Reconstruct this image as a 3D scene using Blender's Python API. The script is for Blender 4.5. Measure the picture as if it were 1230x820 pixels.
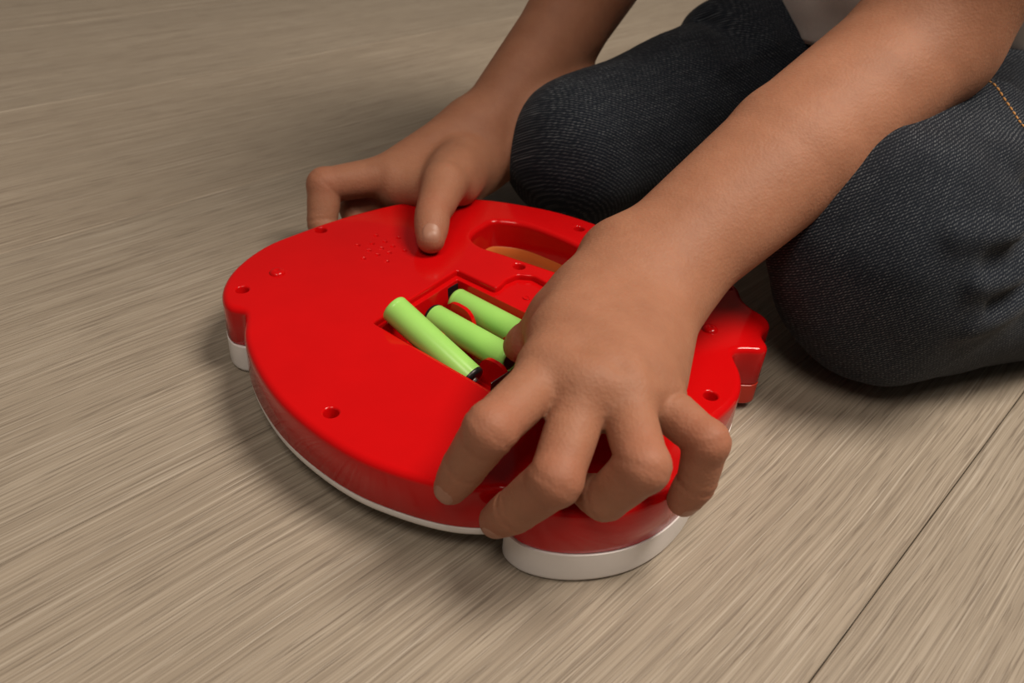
import bpy, bmesh, math, random
import numpy as np
from mathutils import Vector, Matrix
from mathutils.geometry import delaunay_2d_cdt

random.seed(4)
rng = np.random.default_rng(7)
S = 0.001                      # all geometry below is written in millimetres
SC = bpy.context.scene
COL = SC.collection
for o in list(bpy.data.objects):
    bpy.data.objects.remove(o, do_unlink=True)

# ------------------------------------------------------------------ camera
PITCH, ROLL, CAMH = math.radians(34.4), math.radians(4.7), 0.205
cam_d = bpy.data.cameras.new('camera')
cam = bpy.data.objects.new('camera', cam_d)
COL.objects.link(cam)
fw = Vector((0, math.cos(PITCH), -math.sin(PITCH)))
r0 = Vector((1, 0, 0)); u0 = r0.cross(fw)
rr = math.cos(ROLL) * r0 + math.sin(ROLL) * u0
uu = -math.sin(ROLL) * r0 + math.cos(ROLL) * u0
M = Matrix((rr, uu, -fw)).transposed().to_4x4()
M.translation = (0, 0, CAMH)
cam.matrix_world = M
cam_d.sensor_width = 22.3
cam_d.lens = 990 / 1230 * 22.3
cam_d.clip_start = 0.01
cam_d.dof.use_dof = True
cam_d.dof.focus_distance = 0.30
cam_d.dof.aperture_fstop = 10.0
SC.camera = cam

# ------------------------------------------------------------------ light
W = bpy.data.worlds.new('world'); SC.world = W
W.use_nodes = True
bg = W.node_tree.nodes['Background']
bg.inputs[0].default_value = (1.0, 0.89, 0.76, 1)
bg.inputs[1].default_value = 0.075


def area(name, loc, target, size, power, col):
    d = bpy.data.lights.new(name, 'AREA')
    d.shape = 'DISK'
    d.size = size; d.energy = power; d.color = col
    o = bpy.data.objects.new(name, d); COL.objects.link(o)
    o.location = loc
    o.rotation_euler = (Vector(target) - Vector(loc)).to_track_quat('-Z', 'Y').to_euler()
    return o


area('ceiling_lamp', (0.68, 0.24, 1.42), (0.02, 0.30, 0), 0.60, 25.5, (1.0, 0.88, 0.74))
area('ceiling_lamp', (-0.12, -0.48, 1.50), (0.02, 0.30, 0), 0.60, 9.0, (1.0, 0.88, 0.74))

SC.view_settings.view_transform = 'Standard'
SC.view_settings.look = 'None'
SC.view_settings.gamma = 1
SC.view_settings.use_curve_mapping = False
SC.view_settings.exposure = 0.0


# ------------------------------------------------------------------ materials
def new_mat(name):
    m = bpy.data.materials.new(name); m.use_nodes = True
    nt = m.node_tree
    return m, nt, nt.nodes['Principled BSDF']


class N:
    """tiny node helper"""
    def __init__(s, nt): s.nt = nt

    def add(s, t, **kw):
        n = s.nt.nodes.new(t)
        for k, v in kw.items():
            if k.startswith('i_'):
                key = k[2:]
                n.inputs[int(key) if key.isdigit() else key.replace('_', ' ')].default_value = v
            else:
                setattr(n, k, v)
        return n

    def link(s, a, b): s.nt.links.new(a, b)

    def mapping(s, src, scale, loc=(0, 0, 0), rot=(0, 0, 0)):
        n = s.add('ShaderNodeMapping')
        n.inputs['Scale'].default_value = scale
        n.inputs['Location'].default_value = loc
        n.inputs['Rotation'].default_value = rot
        s.link(src, n.inputs['Vector']); return n.outputs[0]

    def noise(s, src, scale, detail=4, rough=0.55, dist=0.0):
        n = s.add('ShaderNodeTexNoise')
        n.inputs['Scale'].default_value = scale
        n.inputs['Detail'].default_value = detail
        n.inputs['Roughness'].default_value = rough
        n.inputs['Distortion'].default_value = dist
        s.link(src, n.inputs['Vector']); return n.outputs['Fac']

    def ramp(s, src, stops, interp='LINEAR'):
        n = s.add('ShaderNodeValToRGB'); cr = n.color_ramp
        cr.interpolation = interp
        while len(cr.elements) < len(stops): cr.elements.new(0.5)
        for e, (p, c) in zip(cr.elements, stops):
            e.position = p
            e.color = (c, c, c, 1) if isinstance(c, (int, float)) else (*c, 1)
        s.link(src, n.inputs[0]); return n.outputs[0]

    def mix(s, fac, a, b, mode='MIX'):
        n = s.add('ShaderNodeMix', data_type='RGBA', blend_type=mode)
        for sock, v in ((n.inputs[0], fac), (n.inputs[6], a), (n.inputs[7], b)):
            if hasattr(v, 'links') or hasattr(v, 'is_linked'): s.link(v, sock)
            elif isinstance(v, (int, float)): sock.default_value = v if sock.type == 'VALUE' else (v, v, v, 1)
            else: sock.default_value = (*v, 1)
        return n.outputs[2]

    def math(s, op, a, b=0.0):
        n = s.add('ShaderNodeMath', operation=op)
        for i, v in enumerate((a, b)):
            if hasattr(v, 'is_linked'): s.link(v, n.inputs[i])
            else: n.inputs[i].default_value = v
        return n.outputs[0]

    def bump(s, h, strength, dist, normal=None):
        n = s.add('ShaderNodeBump')
        n.inputs['Strength'].default_value = strength
        n.inputs['Distance'].default_value = dist
        s.link(h, n.inputs['Height'])
        if normal is not None: s.link(normal, n.inputs['Normal'])
        return n.outputs[0]


def plastic(name, col, rough=0.22, coat=0.0, scratches=True, sss=0.0, spec=0.4):
    m, nt, b = new_mat(name); n = N(nt)
    tc = n.add('ShaderNodeTexCoord').outputs['Object']
    v = n.noise(tc, 60, 3)
    c = n.mix(n.ramp(v, [(0.3, 0), (0.75, 1)]), tuple(x * 0.94 for x in col), col)
    n.link(c, b.inputs['Base Color'])
    b.inputs['Roughness'].default_value = rough
    if scratches:
        s = n.noise(n.mapping(tc, (900, 60, 60), rot=(0, 0, 0.7)), 1.0, 5)
        r = n.ramp(s, [(0.35, rough * 0.85), (0.8, rough * 1.5)])
        n.link(r, b.inputs['Roughness'])
        n.link(n.bump(n.noise(tc, 700, 3), 0.05, 0.0003), b.inputs['Normal'])
    b.inputs['Coat Weight'].default_value = coat
    b.inputs['Specular IOR Level'].default_value = spec
    if sss:
        b.inputs['Subsurface Weight'].default_value = sss
        b.inputs['Subsurface Radius'].default_value = (0.003, 0.0008, 0.0005)
        b.inputs['Subsurface Scale'].default_value = 1.0
    return m


def wood_mat():
    m, nt, b = new_mat('laminate_oak'); n = N(nt)
    tc = n.add('ShaderNodeTexCoord').outputs['Object']
    rnd = n.add('ShaderNodeObjectInfo').outputs['Random']
    cmb = n.add('ShaderNodeCombineXYZ')
    n.link(n.math('MULTIPLY', rnd, 7.0), cmb.inputs[0])
    n.link(n.math('MULTIPLY', rnd, 31.0), cmb.inputs[1])
    add = n.add('ShaderNodeVectorMath', operation='ADD')
    n.link(tc, add.inputs[0]); n.link(cmb.outputs[0], add.inputs[1])
    p = add.outputs[0]
    # slow wander of the grain
    wob = n.noise(n.mapping(p, (5, 9, 1)), 1.0, 2)
    wv = n.add('ShaderNodeCombineXYZ')
    n.link(n.math('MULTIPLY', n.math('SUBTRACT', wob, 0.5), 0.009), wv.inputs[1])
    a2 = n.add('ShaderNodeVectorMath', operation='ADD')
    n.link(p, a2.inputs[0]); n.link(wv.outputs[0], a2.inputs[1])
    q = a2.outputs[0]
    broad = n.noise(n.mapping(q, (3.0, 26, 1)), 1.0, 4, 0.6)
    mid = n.noise(n.mapping(q, (4.0, 300, 1)), 1.0, 5, 0.62)
    fine = n.noise(n.mapping(q, (8, 1100, 1)), 1.0, 4, 0.65)
    pores = n.noise(n.mapping(q, (42, 900, 1), loc=(3, 5, 0)), 1.0, 2, 0.5)
    lite = n.noise(n.mapping(q, (13, 1000, 1), loc=(9, 2, 0)), 1.0, 2, 0.5)
    col = n.ramp(broad, [(0.25, (0.235, 0.192, 0.150)), (0.52, (0.315, 0.264, 0.210)), (0.78, (0.385, 0.330, 0.268))])
    col = n.mix(0.46, col, n.ramp(mid, [(0.30, (0.190, 0.152, 0.120)), (0.5, (0.318, 0.266, 0.212)), (0.72, (0.400, 0.345, 0.282))]))
    col = n.mix(0.36, col, n.ramp(fine, [(0.34, (0.105, 0.080, 0.064)), (0.5, (0.320, 0.268, 0.214)), (0.66, (0.54, 0.475, 0.40))]))
    pf = n.ramp(pores, [(0.56, 0), (0.66, 1)])
    col = n.mix(n.math('MULTIPLY', pf, 0.36), col, (0.112, 0.084, 0.066))
    col = n.mix(n.math('MULTIPLY', n.ramp(lite, [(0.58, 0), (0.68, 1)]), 0.40), col, (0.54, 0.485, 0.42))
    tint = n.ramp(rnd, [(0, (0.93, 0.93, 0.92)), (1, (1.03, 1.02, 1.0))])
    col = n.mix(1.0, col, tint, 'MULTIPLY')
    n.link(col, b.inputs['Base Color'])
    b.inputs['Roughness'].default_value = 0.5
    b.inputs['Specular IOR Level'].default_value = 0.32
    h = n.math('SUBTRACT', n.math('MULTIPLY', fine, 0.6), pf)
    n.link(n.bump(h, 0.35, 0.0004), b.inputs['Normal'])
    return m


def skin_mat():
    m, nt, b = new_mat('skin'); n = N(nt)
    tc = n.add('ShaderNodeTexCoord').outputs['Object']
    v = n.noise(tc, 45, 4, 0.6)
    w = n.noise(tc, 260, 3, 0.6)
    c = n.ramp(v, [(0.28, (0.295, 0.130, 0.075)), (0.55, (0.350, 0.159, 0.094)), (0.8, (0.385, 0.180, 0.110))])
    c = n.mix(n.ramp(w, [(0.35, 0), (0.8, 0.3)]), c, (0.290, 0.118, 0.070))
    # redness where the mesh carries it (finger joints, tips, folds)
    at = n.add('ShaderNodeAttribute', attribute_name='flush')
    c = n.mix(n.math('MULTIPLY', at.outputs['Fac'], 0.55), c, (0.38, 0.128, 0.082))
    n.link(c, b.inputs['Base Color'])
    b.inputs['Roughness'].default_value = 0.58
    b.inputs['Specular IOR Level'].default_value = 0.26
    b.inputs['Subsurface Weight'].default_value = 0.22
    b.inputs['Subsurface Radius'].default_value = (0.0036, 0.0014, 0.0008)
    b.inputs['Subsurface Scale'].default_value = 1.0
    vo = n.add('ShaderNodeTexVoronoi'); vo.inputs['Scale'].default_value = 900
    n.link(tc, vo.inputs['Vector'])
    h = n.math('ADD', n.math('MULTIPLY', vo.outputs['Distance'], 0.6), n.noise(tc, 500, 3))
    n.link(n.bump(h, 0.30, 0.0005), b.inputs['Normal'])
    return m


def denim_mat():
    m, nt, b = new_mat('denim'); n = N(nt)
    at = n.add('ShaderNodeAttribute', attribute_name='weave').outputs['Vector']
    tc = n.add('ShaderNodeTexCoord').outputs['Object']
    # threads: 'weave' is millimetres across / along the leg
    def wave(vec_, sc, dist):
        w = n.add('ShaderNodeTexWave', wave_type='BANDS', bands_direction='X')
        w.inputs['Scale'].default_value = sc
        w.inputs['Distortion'].default_value = dist
        w.inputs['Detail'].default_value = 2
        w.inputs['Detail Scale'].default_value = 1.3
        n.link(vec_, w.inputs['Vector']); return w.outputs['Fac']
    warp = wave(at, 0.40, 1.6)
    twill = wave(n.mapping(at, (1, 1, 1), rot=(0, 0, math.radians(38))), 0.30, 3.0)
    slub = n.noise(n.mapping(at, (1.3, 0.07, 1)), 1.0, 3, 0.6)
    speck = n.noise(n.mapping(at, (1.5, 0.8, 1), rot=(0, 0, math.radians(38))), 1.0, 2, 0.6)
    fade = n.noise(tc, 11, 4, 0.6)
    thr = n.math('MULTIPLY', n.ramp(twill, [(0.35, 0), (0.85, 1)]), n.ramp(warp, [(0.1, 0.25), (0.7, 1)]))
    thr = n.math('MULTIPLY', thr, n.ramp(speck, [(0.34, 0.12), (0.66, 1)]))
    thr = n.math('MULTIPLY', thr, n.ramp(slub, [(0.34, 0.30), (0.70, 1.0)]))
    thr = n.math('MULTIPLY', thr, n.ramp(fade, [(0.36, 0.30), (0.66, 1.0)]))
    base = n.mix(n.ramp(fade, [(0.3, 0), (0.7, 1)]), (0.0036, 0.0052, 0.0095), (0.0105, 0.0150, 0.0240))
    c = n.mix(thr, base, (0.215, 0.232, 0.255))
    n.link(c, b.inputs['Base Color'])
    b.inputs['Roughness'].default_value = 0.9
    b.inputs['Specular IOR Level'].default_value = 0.12
    b.inputs['Sheen Weight'].default_value = 0.05
    n.link(n.bump(thr, 0.35, 0.0004), b.inputs['Normal'])
    return m


def cloth_mat(name, col):
    m, nt, b = new_mat(name); n = N(nt)
    tc = n.add('ShaderNodeTexCoord').outputs['Object']
    v = n.noise(n.mapping(tc, (900, 900, 500)), 1.0, 2)
    n.link(n.mix(v, tuple(x * 0.9 for x in col), col), b.inputs['Base Color'])
    b.inputs['Roughness'].default_value = 0.9
    b.inputs['Specular IOR Level'].default_value = 0.1
    n.link(n.bump(v, 0.25, 0.0003), b.inputs['Normal'])
    return m


def simple(name, col, rough=0.4, metal=0.0):
    m, nt, b = new_mat(name); n = N(nt)
    tc = n.add('ShaderNodeTexCoord').outputs['Object']
    n.link(n.mix(n.noise(tc, 300, 3), tuple(x * 0.88 for x in col), col), b.inputs['Base Color'])
    b.inputs['Roughness'].default_value = rough
    b.inputs['Metallic'].default_value = metal
    return m


MAT = {
    'wood': wood_mat(), 'skin': skin_mat(), 'denim': denim_mat(),
    'red': plastic('glossy_red_plastic', (0.560, 0.0030, 0.0040), 0.09, spec=0.27),
    'white': plastic('white_plastic', (0.86, 0.83, 0.83), 0.35, scratches=False),
    'orange': plastic('orange_plastic', (0.62, 0.16, 0.035), 0.3, scratches=False),
    'redorange': plastic('orange_red_plastic', (0.50, 0.030, 0.012), 0.3, scratches=False),
    'green': plastic('green_sleeve', (0.340, 0.690, 0.150), 0.28, scratches=False),
    'steel': simple('nickel_plate', (0.52, 0.50, 0.50), 0.3, 1.0),
    'dark': simple('dark_contact', (0.03, 0.028, 0.03), 0.35, 0.6),
    'pit': simple('underlay', (0.035, 0.030, 0.025), 0.9),
    'shirt': cloth_mat('white_cotton', (0.70, 0.635, 0.61)),
    'stitch': simple('orange_thread', (0.50, 0.24, 0.07), 0.8),
    'hair': simple('brown_hair', (0.05, 0.028, 0.015), 0.5),
    'nail': plastic('fingernail', (0.38, 0.185, 0.125), 0.42, scratches=False),
    'eye': simple('eye_white', (0.75, 0.72, 0.7), 0.2),
}


# ------------------------------------------------------------------ mesh helpers
def link_mesh(name, verts, faces, mat, parent=None, smooth=True, sharp=None):
    me = bpy.data.meshes.new(name)
    V = np.asarray(verts, dtype=np.float64) * S
    if isinstance(faces, np.ndarray):
        nf, k = faces.shape
        me.vertices.add(len(V)); me.vertices.foreach_set('co', V.ravel().astype(np.float32))
        me.loops.add(nf * k); me.loops.foreach_set('vertex_index', faces.ravel().astype(np.int32))
        me.polygons.add(nf)
        me.polygons.foreach_set('loop_start', np.arange(nf, dtype=np.int32) * k)
        me.update(calc_edges=True)
    else:
        me.from_pydata([tuple(v) for v in V], [], faces)
    me.validate()
    me.polygons.foreach_set('use_smooth', [smooth] * len(me.polygons))
    if sharp is not None:
        try: me.set_sharp_from_angle(angle=math.radians(sharp))
        except Exception: pass
    me.materials.append(MAT[mat] if isinstance(mat, str) else mat)
    o = bpy.data.objects.new(name, me); COL.objects.link(o)
    if parent is not None:
        o.parent = parent
        o.matrix_parent_inverse = parent.matrix_world.inverted()
    return o


def empty(name, loc_mm):
    o = bpy.data.objects.new(name, None); COL.objects.link(o)
    o.location = Vector(loc_mm) * S
    o.empty_display_size = 0.02
    bpy.context.view_layer.update()
    return o


def tag(o, label=None, cat=None, group=None, kind=None):
    if label: o['label'] = label
    if cat: o['category'] = cat
    if group: o['group'] = group
    if kind: o['kind'] = kind
    return o


def spline(pts, step=1.6, closed=True):
    """centripetal-ish Catmull-Rom, resampled"""
    P = np.array(pts, float); n = len(P); out = []
    rngi = range(n) if closed else range(n - 1)
    for i in rngi:
        if closed: a, b, c, d = P[i - 1], P[i], P[(i + 1) % n], P[(i + 2) % n]
        else: a, b, c, d = P[max(i - 1, 0)], P[i], P[i + 1], P[min(i + 2, n - 1)]
        L = np.linalg.norm(c - b); k = max(2, int(round(L / step)))
        t = np.arange(k)[:, None] / k
        # tangents limited by the local segment length so corners do not overshoot
        la, lc = np.linalg.norm(b - a) + 1e-6, np.linalg.norm(d - c) + 1e-6
        m0 = ((c - b) / L + (b - a) / la); m0 = m0 / (np.linalg.norm(m0) + 1e-9) * L
        m1 = ((d - c) / lc + (c - b) / L); m1 = m1 / (np.linalg.norm(m1) + 1e-9) * L
        if not closed and i == 0: m0 = c - b
        if not closed and i == n - 2: m1 = c - b
        out.append((2*t**3-3*t**2+1)*b + (t**3-2*t**2+t)*m0 + (-2*t**3+3*t**2)*c + (t**3-t**2)*m1)
    if not closed: out.append(P[-1:])
    return np.concatenate(out)


def ccw(P):
    x, y = P[:, 0], P[:, 1]
    return P if np.sum(x * np.roll(y, -1) - y * np.roll(x, -1)) > 0 else P[::-1].copy()


def inset(P, d):
    """offset a ccw loop inwards by d"""
    e = np.roll(P, -1, 0) - P; e /= np.linalg.norm(e, axis=1)[:, None] + 1e-9
    nrm = np.stack([-e[:, 1], e[:, 0]], 1)
    v = nrm + np.roll(nrm, 1, 0)
    v /= np.maximum((v * v).sum(1)[:, None], 0.7) / 2
    Q = P + v * d
    return Q


def relax(P, it):
    for _ in range(it): P = 0.5 * P + 0.25 * (np.roll(P, 1, 0) + np.roll(P, -1, 0))
    return P


def circle(c, r, n=20, a0=0.0):
    a = a0 + np.arange(n) * 2 * math.pi / n
    return np.stack([c[0] + r * np.cos(a), c[1] + r * np.sin(a)], 1)


def inside(pts, L):
    x, y = pts[:, 0:1], pts[:, 1:2]
    a = np.asarray(L, float); b = np.roll(a, -1, 0)
    c = ((a[:, 1] > y) != (b[:, 1] > y)) & (x < (b[:, 0] - a[:, 0]) * (y - a[:, 1]) / (b[:, 1] - a[:, 1] + 1e-12) + a[:, 0])
    return c.sum(1) % 2 == 1


class MB:
    def __init__(s): s.v = []; s.f = []

    def loft(s, rings, flip=False):
        """rings: list of (loop2d, z) or 3d arrays, same count; shares ring verts"""
        base = len(s.v); n = None
        for r in rings:
            if isinstance(r, tuple): r = np.column_stack([r[0], np.full(len(r[0]), r[1])])
            n = len(r); s.v.extend(r.tolist())
        for i in range(len(rings) - 1):
            for j in range(n):
                a, b = base + i*n + j, base + i*n + (j+1) % n
                f = (a, b, b + n, a + n)
                s.f.append(f[::-1] if flip else f)
        return base

    def cap(s, outer, holes, z, up=True):
        """triangulated flat cap"""
        pts = []; faces = []
        for L in [outer] + holes:
            k = len(pts); pts += [Vector((float(p[0]), float(p[1]))) for p in L]
            faces.append(list(range(k, k + len(L))))
        edges = []
        for f in faces: edges += [(f[i], f[(i+1) % len(f)]) for i in range(len(f))]
        V, E, F, *_ = delaunay_2d_cdt(pts, edges, [], 0, 1e-5)
        T = np.array([[tuple(V[i]) for i in f[:3]] for f in F]).mean(1)
        ok = inside(T, outer)
        for L in holes: ok &= ~inside(T, L)
        F = [f for f, k in zip(F, ok) if k]
        b = len(s.v); s.v.extend([[p.x, p.y, z] for p in V])
        for f in F:
            a, c, d = [V[i] for i in f[:3]]
            cr = (c - a).cross(d - a)
            f = [b + i for i in f]
            s.f.append(tuple(f) if (cr > 0) == up else tuple(f[::-1]))

    def box(s, c, size, rot=0.0, z0=0.0, z1=1.0, bev=0.3, axis=None):
        """upright bevelled block: centre xy, size xy, rotation about z"""
        hx, hy = size[0] / 2, size[1] / 2
        b = min(bev, hx * .9, hy * .9)
        def lp(i):
            x, y = hx - i, hy - i
            P = np.array([(-x + b, -y), (x - b, -y), (x, -y + b), (x, y - b), (x - b, y), (-x + b, y), (-x, y - b), (-x, -y + b)])
            co, si = math.cos(rot), math.sin(rot)
            return P @ np.array([[co, si], [-si, co]]) + np.array(c)
        base = s.loft([(lp(b*.7), z0), (lp(0), z0 + b), (lp(0), z1 - b), (lp(b * .7), z1)])
        s.f.append(tuple(range(base + 24, base + 32))); s.f.append(tuple(range(base + 7, base - 1, -1)))

    def build(s, name, mat, parent=None, smooth=True, sharp=None):
        return link_mesh(name, s.v, s.f, mat, parent, smooth, sharp)


# ------------------------------------------------------------------ implicit surfaces
def vec(*a): return np.array(a, dtype=np.float32)
def nrm(v): v = np.asarray(v, dtype=np.float32); return v / (np.linalg.norm(v) + 1e-9)


def rc(p, a, b, r1, r2, bulge=0.0, flat=None):
    """tapered capsule, optionally flattened along a direction: flat=(dir, factor)"""
    a = np.asarray(a, np.float32); b = np.asarray(b, np.float32); ba = b - a
    pa = p - a
    t = np.clip((pa @ ba) / max(float(ba @ ba), 1e-6), 0, 1)
    e = pa - t[:, None] * ba
    r = r1 + (r2 - r1) * t
    if bulge: r = r + bulge * 4 * t * (1 - t)
    if flat is not None:
        n, s = np.asarray(flat[0], np.float32), flat[1]
        k = e @ n
        q = np.sqrt(np.maximum((e * e).sum(1) + k * k * (1 / (s * s) - 1), 1e-9))
        return (q - r) * (0.4 + 0.6 * s)
    return np.sqrt((e * e).sum(1) + 1e-9) - r


def ell(p, c, axes, radii):
    q = (p - np.asarray(c, np.float32)) @ np.asarray(axes, np.float32).T / np.asarray(radii, np.float32)
    k = np.sqrt((q * q).sum(1) + 1e-9)
    return (k - 1) * float(min(radii))


def smin(a, b, k):
    h = np.clip(0.5 + 0.5 * (b - a) / k, 0, 1)
    return b + (a - b) * h - k * h * (1 - h)


def sunion(ds, k):
    d = ds[0]
    for x in ds[1:]: d = smin(d, x, k)
    return d


def boxed(fn, lo, hi, pad=25.0):
    """evaluate fn only near its bounding box"""
    lo = np.asarray(lo, np.float32) - pad; hi = np.asarray(hi, np.float32) + pad
    def f(p):
        q = np.maximum(np.maximum(lo - p, p - hi), 0)
        out = np.sqrt((q * q).sum(1)) + pad * 0.6
        m = (q.max(1) <= 0)
        if m.any(): out[m] = fn(p[m])
        return out
    return f


def surface(f, lo, hi, h, keep=None, B=8, newton=2):
    """sparse surface nets of f<0; keep(points)->bool mask chooses blocks"""
    lo = np.asarray(lo, float); hi = np.asarray(hi, float)
    H = h * B
    nb = np.ceil((hi - lo) / H).astype(int)
    g = np.stack(np.meshgrid(*[np.arange(k) for k in nb], indexing='ij'), -1).reshape(-1, 3)
    cen = (lo + (g + 0.5) * H).astype(np.float32)
    d = np.concatenate([f(c) for c in np.array_split(cen, max(1, len(cen) // 200000))])
    m = np.abs(d) < H * 1.25
    if keep is not None: m &= keep(cen)
    g = g[m]
    loc = np.stack(np.meshgrid(*[np.arange(B + 1)] * 3, indexing='ij'), -1).reshape(-1, 3)
    cells = np.stack(np.meshgrid(*[np.arange(B)] * 3, indexing='ij'), -1).reshape(-1, 3)
    dims = (nb * B + 2).astype(np.int64)
    IDs, VPs, CR = [], [], []
    offs = np.array([[i, j, k] for i in (0, 1) for j in (0, 1) for k in (0, 1)])
    for gb in np.array_split(g, max(1, len(g) // 400)):
        idx = gb[:, None, :] * B + loc[None]
        P = (lo + idx * h).astype(np.float32).reshape(-1, 3)
        D = f(P).reshape(len(gb), B + 1, B + 1, B + 1)
        c8 = np.stack([D[:, o[0]:o[0]+B, o[1]:o[1]+B, o[2]:o[2]+B] for o in offs], -1)
        s8 = c8 < 0
        act = s8.any(-1) & ~s8.all(-1)
        bi, ci, cj, ck = np.nonzero(act)
        if not len(bi): continue
        v8 = c8[bi, ci, cj, ck]; q8 = s8[bi, ci, cj, ck]
        acc = np.zeros((len(bi), 3)); cnt = np.zeros(len(bi))
        for i in range(8):
            for ax in range(3):
                if offs[i][ax]: continue
                j = i + (4, 2, 1)[ax]
                ch = q8[:, i] != q8[:, j]
                t = v8[:, i] / (v8[:, i] - v8[:, j] + 1e-12)
                pt = np.tile(offs[i].astype(float), (len(bi), 1)); pt[:, ax] += t
                acc[ch] += pt[ch]; cnt[ch] += 1
        cell = gb[bi] * B + np.stack([ci, cj, ck], 1)
        VPs.append(lo + (cell + acc / cnt[:, None]) * h)
        IDs.append((cell[:, 0].astype(np.int64) * dims[1] + cell[:, 1]) * dims[2] + cell[:, 2])
        CR.append(np.stack([q8[:, 0], q8[:, 4], q8[:, 2], q8[:, 1]], 1))
    ID = np.concatenate(IDs); VP = np.concatenate(VPs); CR = np.concatenate(CR)
    o = np.argsort(ID); ID = ID[o]; VP = VP[o]; CR = CR[o]
    st = (dims[1] * dims[2], dims[2], 1)
    quads = []
    for ax in range(3):
        u, w = st[(ax + 1) % 3], st[(ax + 2) % 3]
        ch = np.nonzero(CR[:, 0] != CR[:, ax + 1])[0]
        base = ID[ch]; ids = np.stack([base, base - u, base - u - w, base - w], 1)
        pos = np.searchsorted(ID, ids); pos = np.clip(pos, 0, len(ID) - 1)
        ok = (ID[pos] == ids).all(1)
        qd = pos[ok]; inside = CR[ch[ok], 0]
        qd[~inside] = qd[~inside][:, ::-1]
        quads.append(qd)
    Q = np.concatenate(quads)
    V = VP.astype(np.float32)
    for _ in range(newton):
        e = h * 0.35
        out = []
        for c in np.array_split(V, max(1, len(V) // 100000)):
            d0 = f(c)
            gr = np.stack([f(c + vec(*(np.eye(3)[a] * e))) - f(c - vec(*(np.eye(3)[a] * e))) for a in range(3)], 1) / (2 * e)
            g2 = np.maximum((gr * gr).sum(1), 0.15)
            stp = np.clip(-d0 / g2, -h * .6, h * .6)[:, None] * gr
            out.append(c + stp)
        V = np.concatenate(out)
    return V.astype(float), Q.astype(np.int32)


def lattice_noise(seed, scale):
    """smooth value noise on points (mm)"""
    r = np.random.default_rng(seed); T = r.random((32, 32, 32)).astype(np.float32) * 2 - 1
    def f(p):
        q = p / scale; i = np.floor(q).astype(int); t = q - i; t = t * t * (3 - 2 * t)
        out = 0
        for a in (0, 1):
            for b in (0, 1):
                for c in (0, 1):
                    w = (t[:, 0] if a else 1 - t[:, 0]) * (t[:, 1] if b else 1 - t[:, 1]) * (t[:, 2] if c else 1 - t[:, 2])
                    out = out + w * T[(i[:, 0] + a) % 32, (i[:, 1] + b) % 32, (i[:, 2] + c) % 32]
        return out
    return f


# ================================================================== FLOOR
def build_floor():
    ang = math.radians(49.0)
    floor = empty('floor', (0, 0, 0)); tag(floor, kind='structure')
    # the slab below, seen only in the joints
    mb = MB(); mb.box((-200, 1250), (6900, 5400), ang, -24, -8.2, 2)
    mb.build('underlay', 'pit', floor, False)
    pw, gap, first = 192.4, 0.28, 24.0
    LEN = 2300.0
    hx, hy = LEN / 2 - 0.2, pw / 2 - gap / 2
    mb = MB()
    bev = 0.7
    def lp(i):
        x, y = hx - i, hy - i
        return np.array([(-x, -y), (x, -y), (x, y), (-x, y)])
    b = mb.loft([(lp(0), -8.0), (lp(0), -bev * 0.8), (lp(bev * .35), -bev * 0.3), (lp(bev), 0.0)])
    mb.f.append(tuple(range(b + 12, b + 16))); mb.f.append((b + 3, b + 2, b + 1, b))
    proto = None
    d = np.array([math.cos(ang), math.sin(ang)]); n = np.array([-d[1], d[0]])
    for k in range(-9, 19):
        for j in (-1, 0, 1):
            along = 650 + j * LEN + (((k * 37) % 5) - 2) * 40.0
            c = d * along + n * (first + (k + 0.5) * pw)
            if proto is None:
                o = mb.build('plank', 'wood', floor, False); proto = o
            else:
                o = proto.copy(); COL.objects.link(o); o.parent = floor
            o.location = (c[0] * S, c[1] * S, 0)
            o.rotation_euler = (0, 0, ang)


build_floor()

# ================================================================== TOY
TOY_C = (-8, 275, 0)
OUT = [(-103.2, 261.5), (-109.5, 263), (-114.7, 270.7), (-117.4, 284.6), (-115.8, 298.8), (-110, 314.9), (-99.3, 329.6),
       (-87.4, 343.7), (-74.3, 356.1), (-60.2, 367.2), (-40.8, 375.8), (-30.3, 378.9), (-16.2, 379.6), (0.6, 377), (15.2, 373.1),
       (29.4, 366.4), (40.1, 359.3), (55, 347.5), (69, 336), (83, 324), (91, 318.5), (95.5, 311), (95.8, 302), (98.5, 295.5), (103.2, 289.0), (103.6, 283),
       (99.5, 277.5), (98.6, 273), (99.6, 267.5), (97.2, 264.2), (89, 263.4), (84.6, 261.4), (84.6, 256), (85.2, 249), (84.0, 240), (80.8, 231.9), (75.5, 224.5), (71, 219),
       (68.5, 211), (65.5, 202), (60.0, 192), (51, 181.5), (41, 174.5), (27, 170.2), (14, 170.2), (6.5, 173.2), (2.2, 178.2),
       (-3, 177.2), (-12, 176.8), (-20.4, 178.0), (-30.5, 180.8), (-43.7, 186), (-58.6, 195.5), (-76, 211.2), (-91.0, 231.8), (-98.5, 247), (-101, 256)]
HOLE = [(-22.2, 336.5), (-21.4, 343), (-17.0, 351.0), (-14.9, 354.4), (-13.0, 355.8), (-9.5, 356.4), (0.5, 355.4), (13.7, 348), (25.7, 338.5), (36, 328.5), (43, 319),
        (45, 310), (40.5, 304.5), (31, 306), (20, 310.6), (6, 317.6), (-8, 324.8), (-17.5, 329.6)]
LCR, FCR, QCR, RCR = (-53.2, 260.8), (-5.5, 224.0), (24.0, 270.0), (-25.8, 306.0)


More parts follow.
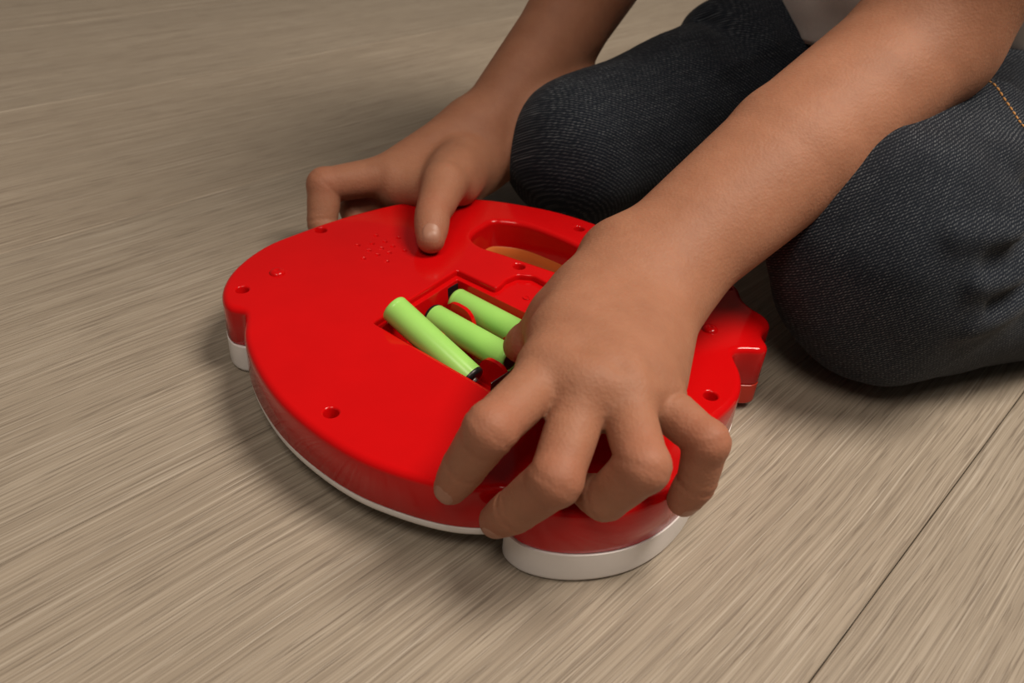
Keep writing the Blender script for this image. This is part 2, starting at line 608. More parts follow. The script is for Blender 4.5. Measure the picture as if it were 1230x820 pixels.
def build_toy():
    toy = empty('electronic_toy', TOY_C)
    tag(toy, 'round red plastic toy lying face down on the floor with its battery compartment open', 'toy')
    P = relax(ccw(spline(OUT, 1.3)), 3)
    Hh = relax(ccw(spline(HOLE, 1.2)), 1)
    # --- compartment opening with the half-round latch recess
    opening = ccw(np.array([LCR, FCR, QCR, (13.5, 277.6), (14.5, 284), (15.5, 293), (12.5, 301.5), (6.8, 306.6), (0.2, 306.4), (-4.5, 301.5), (-6.6, 296.3), (-8.6, 293.8), RCR]))
    opening = relax(spline_corners(opening, 1.0), 1)
    inner_q = np.array([(-50.4, 261.4), (-5.0, 227.0), (20.6, 268.6), (-25.2, 302.2)])
    inner = relax(spline_corners(ccw(inner_q), 1.0), 1)
    screws = [(-108.4, 276.5), (-90.3, 332.0), (-57.0, 206.2), (71.3, 232.2), (1.6, 315.0), (27.4, 354.9), (90.5, 310.5), (33, 180)]
    screws = [s for s in screws if s != (1.6, 315.0)] + [(0.4, 313.6)]
    dots = [(-71.2, 320.6), (-66.5, 309.2), (-65.5, 316.7), (-65.3, 323.1), (-65.0, 330.9), (-61.1, 313.4), (-60.6, 319.5), (-60.1, 325.9),
            (-56.3, 308.4), (-56.5, 316.0), (-56.0, 322.2), (-54.8, 330.5), (-50.2, 319.0)]
    Z = 30.0
    mb = MB()
    # outer wall with rounded rim
    r = 2.6
    prof = [(0.5, 12.9), (0.0, 13.5), (0.0, Z - r)]
    for a in range(1, 8):
        t = a / 7 * math.pi / 2
        prof.append((r * (1 - math.cos(t)), Z - r + r * math.sin(t)))
    prof.append((r + 0.4, Z))
    rings = [(inset(P, d), z) for d, z in prof]
    mb.loft(rings)
    outer_top = rings[-1][0]
    # handle hole with rounded rim
    r2 = 2.2
    hp = [(-r2 - 0.4, Z)]
    for a in range(0, 7):
        t = a / 6 * math.pi / 2
        hp.append((-r2 * (1 - math.sin(t)), Z - r2 * (1 - math.cos(t))))
    hp += [(0, 16.0)]
    hr = [(inset(Hh, d), z) for d, z in hp]
    mb.loft(hr)
    holes = [hr[0][0]]
    # compartment lip
    op = [(-0.9, Z), (-0.5, Z - 0.08), (-0.12, Z - 0.45), (0, Z - 1.0), (0.0, 27.4)]
    orr = [(inset(opening, d), z) for d, z in op]
    mb.loft(orr); holes.append(orr[0][0])
    # screw wells and speaker pits
    for c in screws:
        rr_ = [(circle(c, 3.2), Z), (circle(c, 2.8), Z - 0.15), (circle(c, 2.5), Z - 0.75), (circle(c, 2.2), Z - 8.0)]
        mb.loft([(q[0], q[1]) for q in rr_]); holes.append(rr_[0][0])
        mb.cap(rr_[-1][0], [], Z - 8.0)
    for c in dots:
        rr_ = [(circle(c, 1.25, 12), Z), (circle(c, 0.95, 12), Z - 0.3), (circle(c, 0.6, 12), Z - 1.0)]
        mb.loft(rr_); holes.append(rr_[0][0]); mb.cap(rr_[-1][0], [], Z - 1.0)
    mb.cap(outer_top, holes, Z)
    mb.cap(inset(P, 0.5), [Hh], 12.9, up=False)
    mb.build('back_shell', 'red', toy, True, 50)
    # --- tray: ledge, walls, floor
    mb = MB()
    mb.cap(opening, [inner], 27.4)
    mb.loft([(inner, 27.4), (inset(inner, 0.15), 26.9), (inset(inner, 0.3), 13.2)])
    mb.cap(inset(inner, 0.3), [], 13.2)
    tray = mb.build('battery_tray', 'red', toy, True, 40)
    # latch screw well on the ledge
    mb = MB()
    mb.loft([(circle((4.5, 292), 1.5, 14), 27.4), (circle((4.5, 292), 1.6, 14), 27.75), (circle((4.5, 292), 1.0, 14), 27.75), (circle((4.5, 292), 0.8, 14), 27.45)])
    mb.cap(circle((4.5, 292), 0.8, 14), [], 27.45)
    mb.build('latch_catch', 'red', tray, True, 40)
    # local frame of the tray
    L = np.array(LCR); u = np.array(FCR) - L; u /= np.linalg.norm(u); v = np.array([-u[1], u[0]])
    rot = math.atan2(u[1], u[0])
    # cradle ribs between the cells
    def rib(uc, vc, ln, top):
        m2 = MB(); k = 12; th = 0.9
        for sgn in (-1, 1):
            for i in range(k + 1):
                t = -1 + 2 * i / k
                zz = 13.2 + (top - 13.2) * math.sqrt(max(0.02, 1 - abs(t) ** 3.2))
                for z in (13.2, zz):
                    q = L + u * (uc + t * ln / 2) + v * (vc + sgn * th)
                    m2.v.append([q[0], q[1], z])
        w = 2 * (k + 1)
        for i in range(k):
            a = 2 * i
            m2.f.append((a, a + 2, a + 3, a + 1)); m2.f.append((w + a, w + a + 1, w + a + 3, w + a + 2))
            m2.f.append((a + 1, a + 3, w + a + 3, w + a + 1))
        m2.f.append((0, 1, w + 1, w)); e = 2 * k
        m2.f.append((e, w + e, w + e + 1, e + 1))
        m2.build('rib', 'red', tray, True, 40)
    for (uc, vc, ln, top) in [(11.5, 36.2, 19, 27.2), (41, 36.0, 15, 26.0), (13, 20.4, 17, 23.5), (45, 19.6, 16, 25.0)]:
        rib(uc, vc, ln, top)
    # contact plates on the two end walls
    for vc in (44.0, 28.6, 13.0):
        for uc, nm in ((-1.1, 'contact_plate'), (53.6, 'contact_plate')):
            m2 = MB(); q = L + u * (uc + (0 if uc > 0 else (13.0 - vc) * 0.045)) + v * vc
            m2.box(q, (0.5, 11.0), rot, 13.4, 26.2, 0.12)
            m2.build(nm, 'dark' if vc > 20 else 'steel', tray, False)
    # pegs standing on the back (two round studs)
    for c in [(-98.6, 291.4), (77.6, 275.4)]:
        m2 = MB()
        m2.loft([(circle(c, 3.3), Z - 0.05), (circle(c, 3.1), Z + 0.5), (circle(c, 2.5), Z + 1.1), (circle(c, 1.5), Z + 1.35), (circle(c, 1.0), Z + 1.2), (circle(c, 0.6), Z + 0.9)])
        m2.cap(circle(c, 0.6), [], Z + 0.9)
        m2.build('stud', 'red', toy, True, 60)
    # --- front shell (white) below the seam
    mb = MB()
    pr = [(0.9, 13.0), (0.25, 12.5), (0.25, 11.0), (0.6, 9.8), (1.6, 8.9), (3.2, 8.4), (5.0, 8.2)]
    rg = [(inset(P, d), z) for d, z in pr][::-1]
    mb.loft(rg)
    mb.cap(rg[0][0], [inset(Hh, -1.0)], 8.2, up=False)
    mb.build('front_shell', 'white', toy, True, 50)
    # coloured liner of the handle opening
    mb = MB()
    mb.loft([(inset(Hh, 0.1), 16.2), (inset(Hh, 0.6), 15.6), (inset(Hh, 1.2), 12.0), (inset(Hh, 1.4), 5.0), (inset(Hh, -1.2), 5.0), (inset(Hh, -1.2), 8.4)])
    mb.build('handle_liner', 'orange', toy, True, 40)
    # feet: thick white pads that carry the toy
    def pad(name, pts, mat, z0, z1, rad=2.2, off=-0.12):
        q = relax(ccw(spline(pts, 1.3)), 3)
        m2 = MB(); pf = [(off + rad + 0.3, z0)]
        for a in range(0, 6):
            t = a / 5 * math.pi / 2
            pf.append((off + rad * (1 - math.sin(t)), z0 + rad * (1 - math.cos(t))))
        pf += [(off, z1 - 0.3), (off + 0.5, z1)]
        rg2 = [(inset(q, d), z) for d, z in pf]
        m2.loft(rg2); m2.cap(rg2[0][0], [], z0, up=False); m2.cap(rg2[-1][0], [], z1)
        return m2.build(name, mat, toy, True, 50)
    pad('foot_pad', [(-103.2, 261.5), (-109.5, 263), (-114.7, 270.7), (-117.4, 284.6), (-115.8, 298.8), (-110, 314.9), (-100, 318), (-94, 300), (-95, 275)], 'white', 0.0, 12.7)
    pad('foot_pad', [(71, 219), (68.5, 211), (65.5, 202), (60.0, 192), (51, 181.5), (41, 174.5), (27, 170.2), (14, 170.2), (6.5, 173.2), (2.2, 179.5), (12, 192), (40, 205), (60, 222)], 'white', 0.0, 12.7)
    pad('foot_pad', [(84.6, 256), (85.2, 249), (84.0, 240), (80.8, 231.9), (75.5, 224.5), (70, 221), (64, 228), (68, 250), (76, 258)], 'white', 0.0, 12.7)
    pad('side_fin', [(91, 318.5), (95.5, 311), (95.8, 302), (98.5, 295.5), (103.2, 289.0), (103.6, 283), (99.5, 277.5), (98.6, 273), (99.6, 267.5), (97.2, 264.2), (89, 263.4), (84.6, 262),
                     (76, 275), (76, 300), (82, 316)], 'redorange', 3.0, 12.88, 1.5, -0.1)
    return toy, L, u, v


def spline_corners(P, step):
    out = []
    for i in range(len(P)):
        a, b = P[i], P[(i + 1) % len(P)]
        k = max(1, int(np.linalg.norm(b - a) / step)); t = np.arange(k)[:, None] / k
        out.append(a + (b - a) * t)
    return np.concatenate(out)


toy, TL, TU, TV = build_toy()


# ================================================================== BATTERIES
def battery(a, b, label):
    """AAA cell from its flat end a to its button end b (mm)"""
    a = np.array(a, float); b = np.array(b, float); ax = (b - a) / np.linalg.norm(b - a)
    root = empty('battery', a)
    tag(root, label, 'battery', 'green cells in the battery compartment')
    up = np.array([0, 0, 1.0]); x = np.cross(up, ax); x /= np.linalg.norm(x); y = np.cross(ax, x)
    n = 40
    def lathe(prof, name, mat):
        m = MB(); rings = []
        for (t, r) in prof:
            th = np.arange(n) * 2 * math.pi / n
            rings.append(a + ax * t + r * (np.cos(th)[:, None] * x + np.sin(th)[:, None] * y))
        base = m.loft(rings)
        m.f.append(tuple(range(base + n - 1, base - 1, -1))); k = base + (len(prof) - 1) * n
        m.f.append(tuple(range(k, k + n)))
        m.build(name, mat, root, True, 55)
    lathe([(0.30, 3.8), (0.05, 4.1), (0.0, 4.6), (0.15, 5.1), (0.55, 5.45), (1.1, 5.6), (2.0, 5.6), (2.3, 5.53), (2.6, 5.6), (41.2, 5.6), (42.2, 5.5), (42.8, 5.2), (43.05, 4.7), (42.9, 3.8)], 'sleeve', 'green')
    lathe([(0.22, 3.6), (0.18, 3.95), (0.6, 4.0)], 'base_terminal', 'steel')
    lathe([(41.3, 5.6), (41.4, 5.64), (42.1, 5.6), (42.7, 5.35), (43.1, 4.8), (43.1, 2.4)], 'insulator_ring', 'dark')
    lathe([(42.7, 3.9), (42.95, 3.5), (43.0, 2.0), (43.2, 1.9), (44.2, 1.85), (44.45, 1.5)], 'button_terminal', 'steel')
    return root


def tpt(uc, vc, z): q = TL + TU * uc + TV * vc; return (q[0], q[1], z)


battery((-46.4, 264.8, 35.0), tpt(46.2, 9.8, 19.2), 'light green battery tilted up out of the compartment, nearest the camera')
battery(tpt(46.6, 27.0, 22.4), tpt(2.2, 28.2, 21.8), 'light green battery in the middle, its end touched by the hand')
battery(tpt(1.4, 44.3, 21.5), tpt(45.8, 44.3, 21.5), 'light green battery lying flat in the slot nearest the handle')



# ================================================================== PERSON
class Hand:
    """palm and five fingers grown from joint positions (mm)"""
    def __init__(s, wrist, elbow, fingers, thumb, side, rW, extra=(), dimple=True, web=0.26, carp=(-12, -4, 5, 12)):
        s.dimple, s.web, s.carp = dimple, web, carp
        s.W = vec(*wrist); s.E = vec(*elbow)
        s.F = {k: ([vec(*q) for q in j], r) for k, (j, r) in fingers.items()}
        s.T = ([vec(*q) for q in thumb[0]], thumb[1])
        s.extra = extra
        mI, mM, mR, mP = [s.F[k][0][0] for k in ('index', 'middle', 'ring', 'pinky')]
        s.lat = nrm(mP - mI)                        # thumb side -> little-finger side
        s.fwd = nrm((mI + mP) / 2 - s.W)
        s.dor = nrm(np.cross(s.lat, s.fwd)) * side  # back of the hand
        s.lat = nrm(np.cross(s.fwd, s.dor)) * (1 if np.dot(np.cross(s.fwd, s.dor), s.lat) > 0 else -1)
        s.rW = rW

    def joints(s):
        out = []
        for k, (j, r) in s.F.items(): out += [(j[1], 8), (j[2], 5), (j[3], 7)]
        out += [(s.T[0][2], 8), (s.T[0][3], 8)]
        return out

    def sdf(s, p):
        W, lat, fwd, dor = s.W, s.lat, s.fwd, s.dor
        mc = [s.F[k][0][0] for k in ('index', 'middle', 'ring', 'pinky')]
        cp = [W + lat * o + fwd * 8 - dor * 1 for o in s.carp]
        rm = (10.2, 10.6, 10.2, 9.2)
        parts = []
        for a, b, r in zip(cp, mc, rm):
            b2 = b - dor * 2.0 - fwd * 1.0
            parts.append(rc(p, a, b2, 12.5, r))
        # thenar and hypothenar pads
        parts.append(rc(p, W + lat * (s.carp[3] - 1) + fwd * 12 - dor * 7, mc[3] - fwd * 10 - dor * 8, 10.5, 8.0))
        tj, tr = s.T
        thenar = rc(p, tj[0], tj[1], tr[0], tr[1], 1.5)
        for (a, b, r1, r2) in s.extra: parts.append(rc(p, vec(*a), vec(*b), r1, r2))
        palm = sunion(parts, 7.0)
        # wrist and forearm: wider than thick
        mid = W + (s.E - W) * 0.5
        fore = smin(rc(p, W + fwd * 4, mid, s.rW[0], s.rW[1], 0, (dor, 0.84)),
                    rc(p, mid, s.E, s.rW[1], s.rW[2], 0, (dor, 0.84)), 3)
        palm = smin(palm, fore, 14)
        out = None
        # knuckle heads, soft dents between them
        for m_ in mc[:3] if s.dimple else ():
            q = m_ + dor * 8.5 - fwd * 2 + lat * 6
            palm = palm + 0.8 * np.exp(-((p - q) ** 2).sum(1) / 14.0)
        for i in range(3):      # skin webs between neighbouring fingers
            a, b = s.F[('index', 'middle', 'ring', 'pinky')[i]][0], s.F[('index', 'middle', 'ring', 'pinky')[i + 1]][0]
            qa = a[0] + (a[1] - a[0]) * s.web; qb = b[0] + (b[1] - b[0]) * s.web
            palm = smin(palm, rc(p, qa - dor * 1.5, qb - dor * 1.5, 4.6, 4.6), 5)
        fs = []
        for k, (j, r) in s.F.items():
            # j: mcp, pip, dip, tip ; r: radii at the same places
            a = rc(p, j[0] - dor * 2.6, j[1], r[0], r[1], 0.25)
            b = rc(p, j[1], j[2], r[1], r[2], 0.35)
            c = rc(p, j[2], j[3], r[2], r[3], 0.45)
            d = smin(a, smin(b, c, 1.6), 2.0)
            # flexion knuckle: outer side of the bend
            ob = nrm(nrm(j[1] - j[0]) - nrm(j[2] - j[1]))
            d = smin(d, np.sqrt(((p - (j[1] + ob * 0.9)) ** 2).sum(1)) - (r[1] - 1.0), 3.0)
            ob2 = nrm(nrm(j[2] - j[1]) - nrm(j[3] - j[2]))
            # skin creases round the joints
            for q, ax, w, am in ((j[1] - nrm(j[2] - j[1]) * 0.0 - ob * 2, nrm(nrm(j[2] - j[1]) + nrm(j[1] - j[0])), 0.9, 0.45), (j[2], nrm(nrm(j[3] - j[2]) + nrm(j[2] - j[1])), 0.7, 0.60)):
                t = (p - q) @ ax
                near = np.exp(-((p - q) ** 2).sum(1) / 110.0)
                d = d + am * np.exp(-(t / w) ** 2) * near
            if k == 'pinky' and s.dimple:
                ax = nrm(j[1] - j[0]); q = j[0] + (j[1] - j[0]) * 0.36
                t = (p - q) @ ax
                fold = 0.9 * np.exp(-(t / 0.8) ** 2) * np.exp(-((p - q) ** 2).sum(1) / 160.0)
            else: fold = 0.0
            fs.append(smin(palm, d, 4.0) + fold)
        a = rc(p, tj[1], tj[2], tr[1], tr[2], 0.3); b = rc(p, tj[2], tj[3], tr[2], tr[3], 0.7)
        th = smin(thenar, smin(a, b, 2.0), 2.5)
        tx = nrm(tj[3] - tj[2])
        for o_, am in ((-2.2, .7), (0.0, .8), (2.2, .65)):
            t = (p - tj[2]) @ tx - o_
            th = th + am * np.exp(-(t / 0.8) ** 2) * np.exp(-((p - tj[2]) ** 2).sum(1) / 120.0)
        fs.append(smin(palm, th, 6.0))
        d = fs[0]
        for x in fs[1:]: d = smin(d, x, 1.0)
        # folds at the wrist
        return d


near_hand = Hand((50, 267, 61), (160, 360, 126), {
    'index':  ([(12.4, 195.5, 63.5), (-3.8, 169.8, 59.8), (-10.1, 173.2, 43.2), (-14.2, 173.8, 33.0)], (7.9, 7.1, 6.3, 5.2)),
    'middle': ([(22.6, 188.5, 63), (14.8, 163.8, 49.0), (5.1, 168.0, 31.9), (-.2, 171.2, 23.5)], (8.0, 7.2, 6.4, 5.3)),
    'ring':   ([(34.0, 190.0, 62), (37.6, 164.6, 55.6), (29.7, 167.2, 39.9), (25.6, 173.6, 36.0)], (7.6, 7.0, 6.2, 5.2)),
    'pinky':  ([(43.2, 197.5, 57.5), (57.2, 179.0, 53.6), (57.2, 178.4, 38.8), (54.8, 178.8, 30.5)], (6.9, 6.1, 5.6, 4.9))},
    ([(33, 252, 56), (15.5, 237, 53), (7.0, 237, 43), (2.8, 246, 34.8)], (13.0, 10.5, 7.8, 6.0)), 1, (21.5, 27.0, 28.5),
    extra=[((26, 244, 60), (15, 215, 61), 12.0, 9.5), ((22, 242, 56), (13, 228, 53), 11, 9)], carp=(-13, -6, 1, 7.5), web=0.12)
if near_hand.dor[2] < 0: near_hand.dor = -near_hand.dor

far_hand = Hand((-24, 428, 41), (54, 538, 140), {
    'index':  ([(-66, 380, 38), (-97.0, 370.0, 34.5), (-97.0, 360, 19.5), (-92.5, 352, 10.0)], (9.6, 8.2, 7.0, 5.6)),
    'middle': ([(-58, 391, 28), (-85, 379.5, 18), (-80, 370.5, 9.5), (-68, 369.5, 6.4)], (8.8, 7.0, 6.2, 5.2)),
    'ring':   ([(-47, 401, 21), (-60, 388, 10), (-55, 380, 7), (-49, 379.5, 6.0)], (8.2, 6.6, 6.0, 5.0)),
    'pinky':  ([(-35, 408, 19), (-43, 397, 9), (-37, 390, 7.0), (-32, 389, 6)], (7.6, 6.0, 5.4, 4.8))},
    ([(-33, 400, 40), (-37.5, 357, 46), (-40.0, 333, 41.5), (-38.9, 319.5, 36.4)], (13.5, 10.2, 7.6, 6.2)), 1, (20, 24.5, 27),
    extra=[((-28, 404, 30), (-34, 386, 26), 11.5, 9.0), ((-44, 368, 38), (-60, 376, 34), 9.0, 9.0), ((-26, 410, 36), (-31, 372, 38), 11, 8), ((-50, 385, 36), (-62, 380, 32), 11, 10)],
    dimple=False)
if far_hand.dor[2] < 0: far_hand.dor = -far_hand.dor

# trunk, neck, head, legs (mm)
PELV, CHEST, NECK, HEAD = vec(222, 518, 84), vec(190, 478, 262), vec(160, 444, 345), vec(124, 404, 432)
SH_L, SH_R = vec(240, 385, 325), vec(92, 516, 325)
K1, HIP1, ANK1 = vec(151, 303, 50), vec(256, 462, 62), vec(372, 402, 34)
K2, HIP2, ANK2 = vec(27, 430, 38), vec(180, 560, 72), vec(104, 655, 24)
FACE = nrm((-0.55, -0.62, -0.45))


def trunk(p, g=0.0):
    fx = vec(-.66, -.75, 0)
    d = sunion([rc(p, PELV, CHEST, 74 + g, 74 + g, 0, (fx, 0.80)), rc(p, CHEST, (NECK + CHEST) * .5 + vec(0, 0, 20), 74 + g, 52 + g, 0, (fx, 0.78)),
                rc(p, SH_L, SH_R, 36 + g, 36 + g)], 30)
    return d


def rest(p):
    """everything of the body but forearms and hands"""
    d = trunk(p)
    d = sunion([d, rc(p, SH_L, near_hand.E, 33, 27), rc(p, SH_R, far_hand.E, 33, 27)], 12)
    d = smin(d, rc(p, NECK - vec(0, 0, 30), HEAD - vec(0, 0, 40), 31, 30), 14)
    up = nrm(vec(-.3, -.35, .85) - FACE * np.dot(vec(-.3, -.35, .85), FACE)); sd = nrm(np.cross(FACE, up))
    A = np.stack([sd, up, FACE])
    h = ell(p, HEAD + up * 8, A, (63, 74, 78))
    h = smin(h, ell(p, HEAD - up * 34 + FACE * 30, A, (42, 45, 42)), 22)
    h = smin(h, rc(p, HEAD - up * 2 + FACE * 74, HEAD - up * 22 + FACE * 84, 5, 8), 8)
    for s in (-1, 1):
        h = smin(h, ell(p, HEAD + sd * 66 * s - up * 8, A, (7, 17, 12)), 4)
        h = -smin(-h, ell(p, HEAD + sd * 26 * s + FACE * 82, A, (13, 9, 12)), 8)
    mouth = ell(p, HEAD - up * 46 + FACE * 73, A, (18, 2.2, 8)); h = -smin(-h, mouth, 3)
    d = smin(d, h, 12)
    for (k, hp, an, toe) in ((K1, HIP1, ANK1, vec(62, 28, -14)), (K2, HIP2, ANK2, vec(14, 66, -12))):
        d = sunion([d, rc(p, hp, k + vec(0, 0, 0), 42, 32), rc(p, k, an, 34, 22, 4)], 10)
        d = smin(d, rc(p, an, an + toe, 21, 15, 3), 10)
    return d


B_near = boxed(near_hand.sdf, (-25, 155, 15), (205, 385, 175))
B_far = boxed(far_hand.sdf, (-110, 310, 0), (90, 575, 175))


def body(p):
    return smin(np.minimum(B_near(p), B_far(p)), rest(p), 10)


def arms_zone(c):
    """fine grid for everything up to the middle of the upper arms"""
    a = (c[:, 2] < 180) & (c[:, 0] < 200) & (c[:, 1] < 385) & ((c - K1) @ nrm(vec(.2, .25, -1)) < 200)
    return a


def build_person():
    h = 1.15
    lo = np.array([-130., 140., 0.]); H = h * 8
    # block index spaces aligned so the fine and the coarse grid meet on the same planes
    def zone(c):
        nearz = (c[:, 0] < lo[0] + H * 36) & (c[:, 1] < lo[1] + H * 26.0) & (c[:, 2] < H * 19)
        farz = (c[:, 0] < lo[0] + H * 22) & (c[:, 1] < lo[1] + H * 46) & (c[:, 2] < H * 18)
        legs = (((c - vec(0, 0, 0))[:, 2] < 1e9) & (np.minimum(rc(c, K1, HIP1, 40, 62), np.minimum(rc(c, K1, ANK1, 40, 30), rc(c, K2, HIP2, 34, 56))) < -8))
        return (nearz | farz) & ~legs
    def zone2(c):       # overlaps the fine grid by one block so no gap opens between them
        nearz = (c[:, 0] < lo[0] + H * 35) & (c[:, 1] < lo[1] + H * 25.0) & (c[:, 2] < H * 18)
        farz = (c[:, 0] < lo[0] + H * 21) & (c[:, 1] < lo[1] + H * 45) & (c[:, 2] < H * 17)
        return ~(nearz | farz)
    V1, Q1 = surface(body, lo, (210, 570, 180), h, zone)
    V2, Q2 = surface(body, lo, (480, 790, 560), h * 4, zone2, B=2)
    V = np.concatenate([V1, V2]); Q = np.concatenate([Q1, Q2 + len(V1)])
    ob = link_mesh('person', V, Q, 'skin')
    tag(ob, 'kneeling child in dark jeans and pale shirt, both hands on the red toy', 'person')
    fl = np.zeros(len(V), np.float32)
    for c, r in near_hand.joints() + far_hand.joints():
        d2 = ((V - c) ** 2).sum(1); fl = np.maximum(fl, np.exp(-d2 / (r * r * 1.2)))
    at = ob.data.attributes.new('flush', 'FLOAT', 'POINT')
    at.data.foreach_set('value', fl.astype(np.float32))
    return ob


person = build_person()


def project_patch(f, c, out, along, wid, ln, n=14, lift=0.35):
    """curved nail lying on the skin: a patch around c facing 'out'"""
    out = nrm(out); along = nrm(along - out * np.dot(along, out)); sd = np.cross(out, along)
    V = []; fidx = []
    R = 7
    pts = [(0.0, 0.0)]
    for i in range(1, R + 1):
        for k in range(n):
            a = 2 * math.pi * k / n; s = i / R
            x = math.copysign(abs(math.cos(a)) ** 0.75, math.cos(a)) * wid / 2 * s
            y = math.copysign(abs(math.sin(a)) ** 0.75, math.sin(a)) * ln / 2 * s
            pts.append((x, y))
    P = np.array([c + sd * x + along * y + out * 8 for x, y in pts], np.float32)
    for _ in range(30):
        d = f(P); P = P - out * np.clip(d, -1, 1)[:, None] * 0.8
    for i, (x, y) in enumerate(pts):
        s = max(abs(x) / (wid / 2), abs(y) / (ln / 2))
        P[i] += out * (lift * (1 - max(0, (i - 1) // n + 1 == R) * 1.5))
    F = [(0, 1 + k, 1 + (k + 1) % n) for k in range(n)]
    for i in range(1, R):
        for k in range(n):
            a, b = 1 + (i - 1) * n + k, 1 + (i - 1) * n + (k + 1) % n
            F.append((a, a + n, b + n, b))
    return P.astype(float), F


def nails():
    for hd, names in ((near_hand, ('index', 'middle', 'ring', 'pinky')), (far_hand, ('index',))):
        for k in names:
            j, r = hd.F[k]
            ax = nrm(j[3] - j[2]); ob = nrm(j[2] - j[1]) + 0
            out = nrm(nrm(j[1] - j[0]) - ax * np.dot(nrm(j[1] - j[0]), ax))
            P, F = project_patch(hd.sdf, j[3] + ax * 0.8, out, ax, r[3] * 1.35, r[3] * 1.5, lift=0.15)
            link_mesh('fingernail', P, F, 'nail', person)
    j, r = far_hand.T
    ax = nrm(j[3] - j[2])
    P, F = project_patch(far_hand.sdf, j[3] + ax * 1.4, nrm(vec(0.10, -0.25, 1)), ax, 8.6, 8.4, lift=0.45)
    link_mesh('fingernail', P, F, 'nail', person)


nails()

# ------------------------------------------------------------------ jeans
n_big, n_mid, n_sml = lattice_noise(3, 42.0), lattice_noise(5, 17.0), lattice_noise(9, 7.0)


def leg(p, k, hp, an, rk, rt, ra, fold=None):
    if fold is None:
        th = rc(p, k + vec(0, 0, rk - 40), hp, rk, rt, 2)
    else:       # the thigh cloth bunches up in a step behind the knee
        th = smin(rc(p, k, fold, rk, rk + 2), rc(p, fold + vec(6, 5, 13), hp, rk + 1, rt), 3)
    cf = rc(p, k + vec(0, 0, rk * 0.86 - k[2] - 1), k + (an - k) * (1.0 if fold is None else 0.86), rk * 0.86, ra, 3)
    return smin(th, cf, 5)


FOLD2 = vec(116, 508, 58)
JP1, JP2 = (49, 46, 38), (40, 52, 22)
RIDGES = [([(150, 262, 84), (172, 264, 86), (184, 284, 93)], 4.4, 4.6), ([(160, 257, 69), (176, 263, 70), (192, 276, 76)], 5.0, 4.0),
          ([(166, 258, 51), (184, 266, 55), (200, 280, 62)], 4.0, 5.0), ([(178, 300, 100), (196, 318, 100), (212, 340, 98)], 3.6, 6.0),
          ([(150, 330, 108), (180, 350, 112), (200, 360, 110)], 2.4, 7.0), ([(60, 400, 72), (100, 450, 84), (130, 480, 92)], 2.2, 6.0)]
PITS = [([(166, 257, 77), (176, 262, 78), (186, 274, 84)], 12.0, 4.4), ([(172, 258, 61), (182, 264, 63), (196, 276, 69)], 6.5, 3.6),
        ([(178, 290, 88), (192, 306, 90), (206, 322, 90)], 6.0, 5.0), ([(112, 462, 100), (96, 500, 96), (90, 520, 84)], 4.0, 5.0)]


def crease(p, pts, amp, w):
    d = np.full(len(p), 1e3, np.float32)
    for a, b in zip(pts[:-1], pts[1:]): d = np.minimum(d, rc(p, vec(*a), vec(*b), 0, 0))
    return amp * np.exp(-(d / w) ** 2)


def jeans_sdf(p):
    a = leg(p, K1, HIP1, ANK1, *JP1)
    b = leg(p, K2, HIP2, ANK2, *JP2, FOLD2)
    fx = vec(-.66, -.75, 0)
    seat = rc(p, PELV - vec(0, 0, 22), PELV + vec(0, 0, 12), 82, 79, 0, (fx, 0.82))
    d = smin(smin(a, seat, 16), smin(b, seat, 16), 6)
    w = n_big(p) * 2.2 + n_mid(p) * 1.1 + n_sml(p) * 0.15
    for q in RIDGES: w = w + crease(p, *q)
    for q in PITS: w = w - crease(p, *q)
    return d - w


def denim_coords(V):
    out = np.zeros((len(V), 3), np.float32)
    sel = leg(V.astype(np.float32), K1, HIP1, ANK1, *JP1) < leg(V.astype(np.float32), K2, HIP2, ANK2, *JP2, FOLD2)
    for m, k, hp, wt in ((sel, K1, HIP1, (-.5, .55, .35)), (~sel, K2, HIP2, (-.15, .5, .85))):
        ax = nrm(hp - k); e1 = nrm(np.cross(ax, vec(0, 0, 1))); nn = np.cross(e1, ax)
        D = nrm(ax * wt[0] + nn * wt[1] + e1 * wt[2])
        U = nrm(e1 - D * np.dot(e1, D)) if wt[2] < .6 else nrm(nn - D * np.dot(nn, D)); Vv = np.cross(D, U)
        q = V[m] - k
        # cloth coordinates: planar on the outer face, wrapping with depth towards the sides
        wrap = 0.35 * (q @ D)
        f_ = 1.0 if wt[2] < .6 else 0.72
        out[m] = np.stack([q @ U, q @ Vv + wrap, 0 * wrap], 1) * f_
    return out


def build_jeans():
    V, Q = surface(jeans_sdf, (-40, 230, -6), (460, 740, 240), 2.0)
    V[:, 2] = np.maximum(V[:, 2], 0.35)
    ob = link_mesh('jeans', V, Q, 'denim', person)
    at = ob.data.attributes.new('weave', 'FLOAT_VECTOR', 'POINT')
    at.data.foreach_set('vector', denim_coords(V).ravel())
    ob['label'] = 'dark blue denim jeans'
    return ob


jeans = build_jeans()

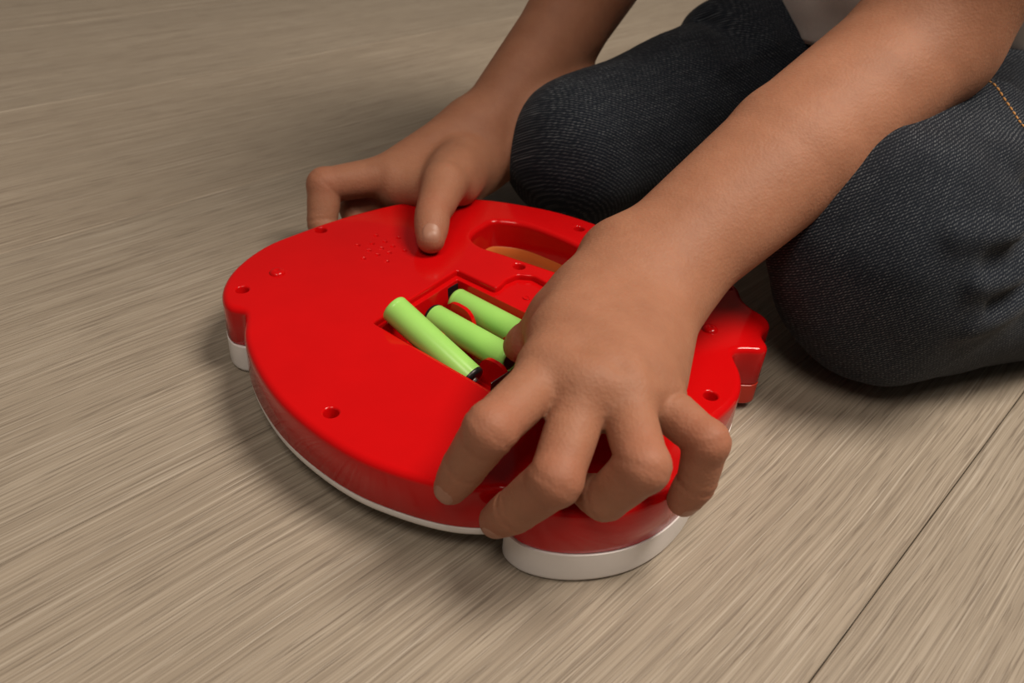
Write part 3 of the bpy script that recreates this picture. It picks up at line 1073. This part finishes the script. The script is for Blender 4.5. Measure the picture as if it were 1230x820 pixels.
# ------------------------------------------------------------------ shirt and hair
def shirt_sdf(p):
    d = trunk(p, 12.0)
    d = sunion([d, rc(p, SH_L, SH_L + (near_hand.E - SH_L) * .48, 43, 42), rc(p, SH_R, SH_R + (far_hand.E - SH_R) * .48, 43, 42)], 14)
    d = d - (n_big(p + 500) * 3.0 + n_mid(p + 300) * 1.0)
    hem = 92.0 + n_big(p + 900) * 3 - p[:, 2]
    collar = np.sqrt(((p - (NECK + vec(-8, -10, 22))) ** 2).sum(1)) - 58
    return np.maximum(np.maximum(d, -collar), hem)


def build_shirt():
    V, Q = surface(shirt_sdf, (20, 300, 20), (380, 680, 430), 3.6)
    ob = link_mesh('shirt', V, Q, 'shirt', person); ob['label'] = 'pale cotton shirt'


build_shirt()


def hair_sdf(p):
    up = nrm(vec(-.3, -.35, .85) - FACE * np.dot(vec(-.3, -.35, .85), FACE)); sd = nrm(np.cross(FACE, up))
    A = np.stack([sd, up, FACE])
    d = ell(p, HEAD + up * 11 - FACE * 4, A, (70, 80, 82))
    face = ell(p, HEAD - up * 40 + FACE * 78, A, (56, 74, 70))
    d = -smin(-d, face, 6)
    return d - np.sin((p @ sd) * 0.9 + 2 * n_mid(p)) * 0.9


def build_hair():
    V, Q = surface(hair_sdf, (0, 280, 320), (240, 520, 560), 3.2)
    ob = link_mesh('hair', V, Q, 'hair', person); ob['label'] = 'short brown hair'


build_hair()


# ------------------------------------------------------------------ stitching of the trouser pocket
def build_stitching():
    path = spline([(186, 374, 112), (190, 362, 111), (193.5, 351, 110), (195.8, 343, 107), (196.4, 328, 103), (198, 312, 98)], 3.3, closed=False)
    m = MB(); k = 6
    P = path.astype(np.float32)
    for _ in range(20):
        d = jeans_sdf(P); P = P - vec(0.15, -0.35, 0.9) * np.clip(d, -1, 1)[:, None] * 0.8
    for a, b in zip(P[:-1], P[1:]):
        ax = nrm(b - a); a2 = a + ax * 0.35; b2 = a + ax * 2.6; n1 = nrm(np.cross(ax, vec(0, 0, 1))); n2 = np.cross(n1, ax)
        up = n2 * 0.25
        rings = []
        for t, r in ((0, .15), (.15, .42), (.5, .52), (.85, .42), (1, .15)):
            c = a2 + (b2 - a2) * t + up
            rings.append(np.array([c + r * (math.cos(q) * n1 + math.sin(q) * n2) for q in np.arange(k) * 2 * math.pi / k]))
        m.loft(rings)
    ob = m.build('stitching', 'stitch', jeans); ob['kind'] = 'stuff'


build_stitching()
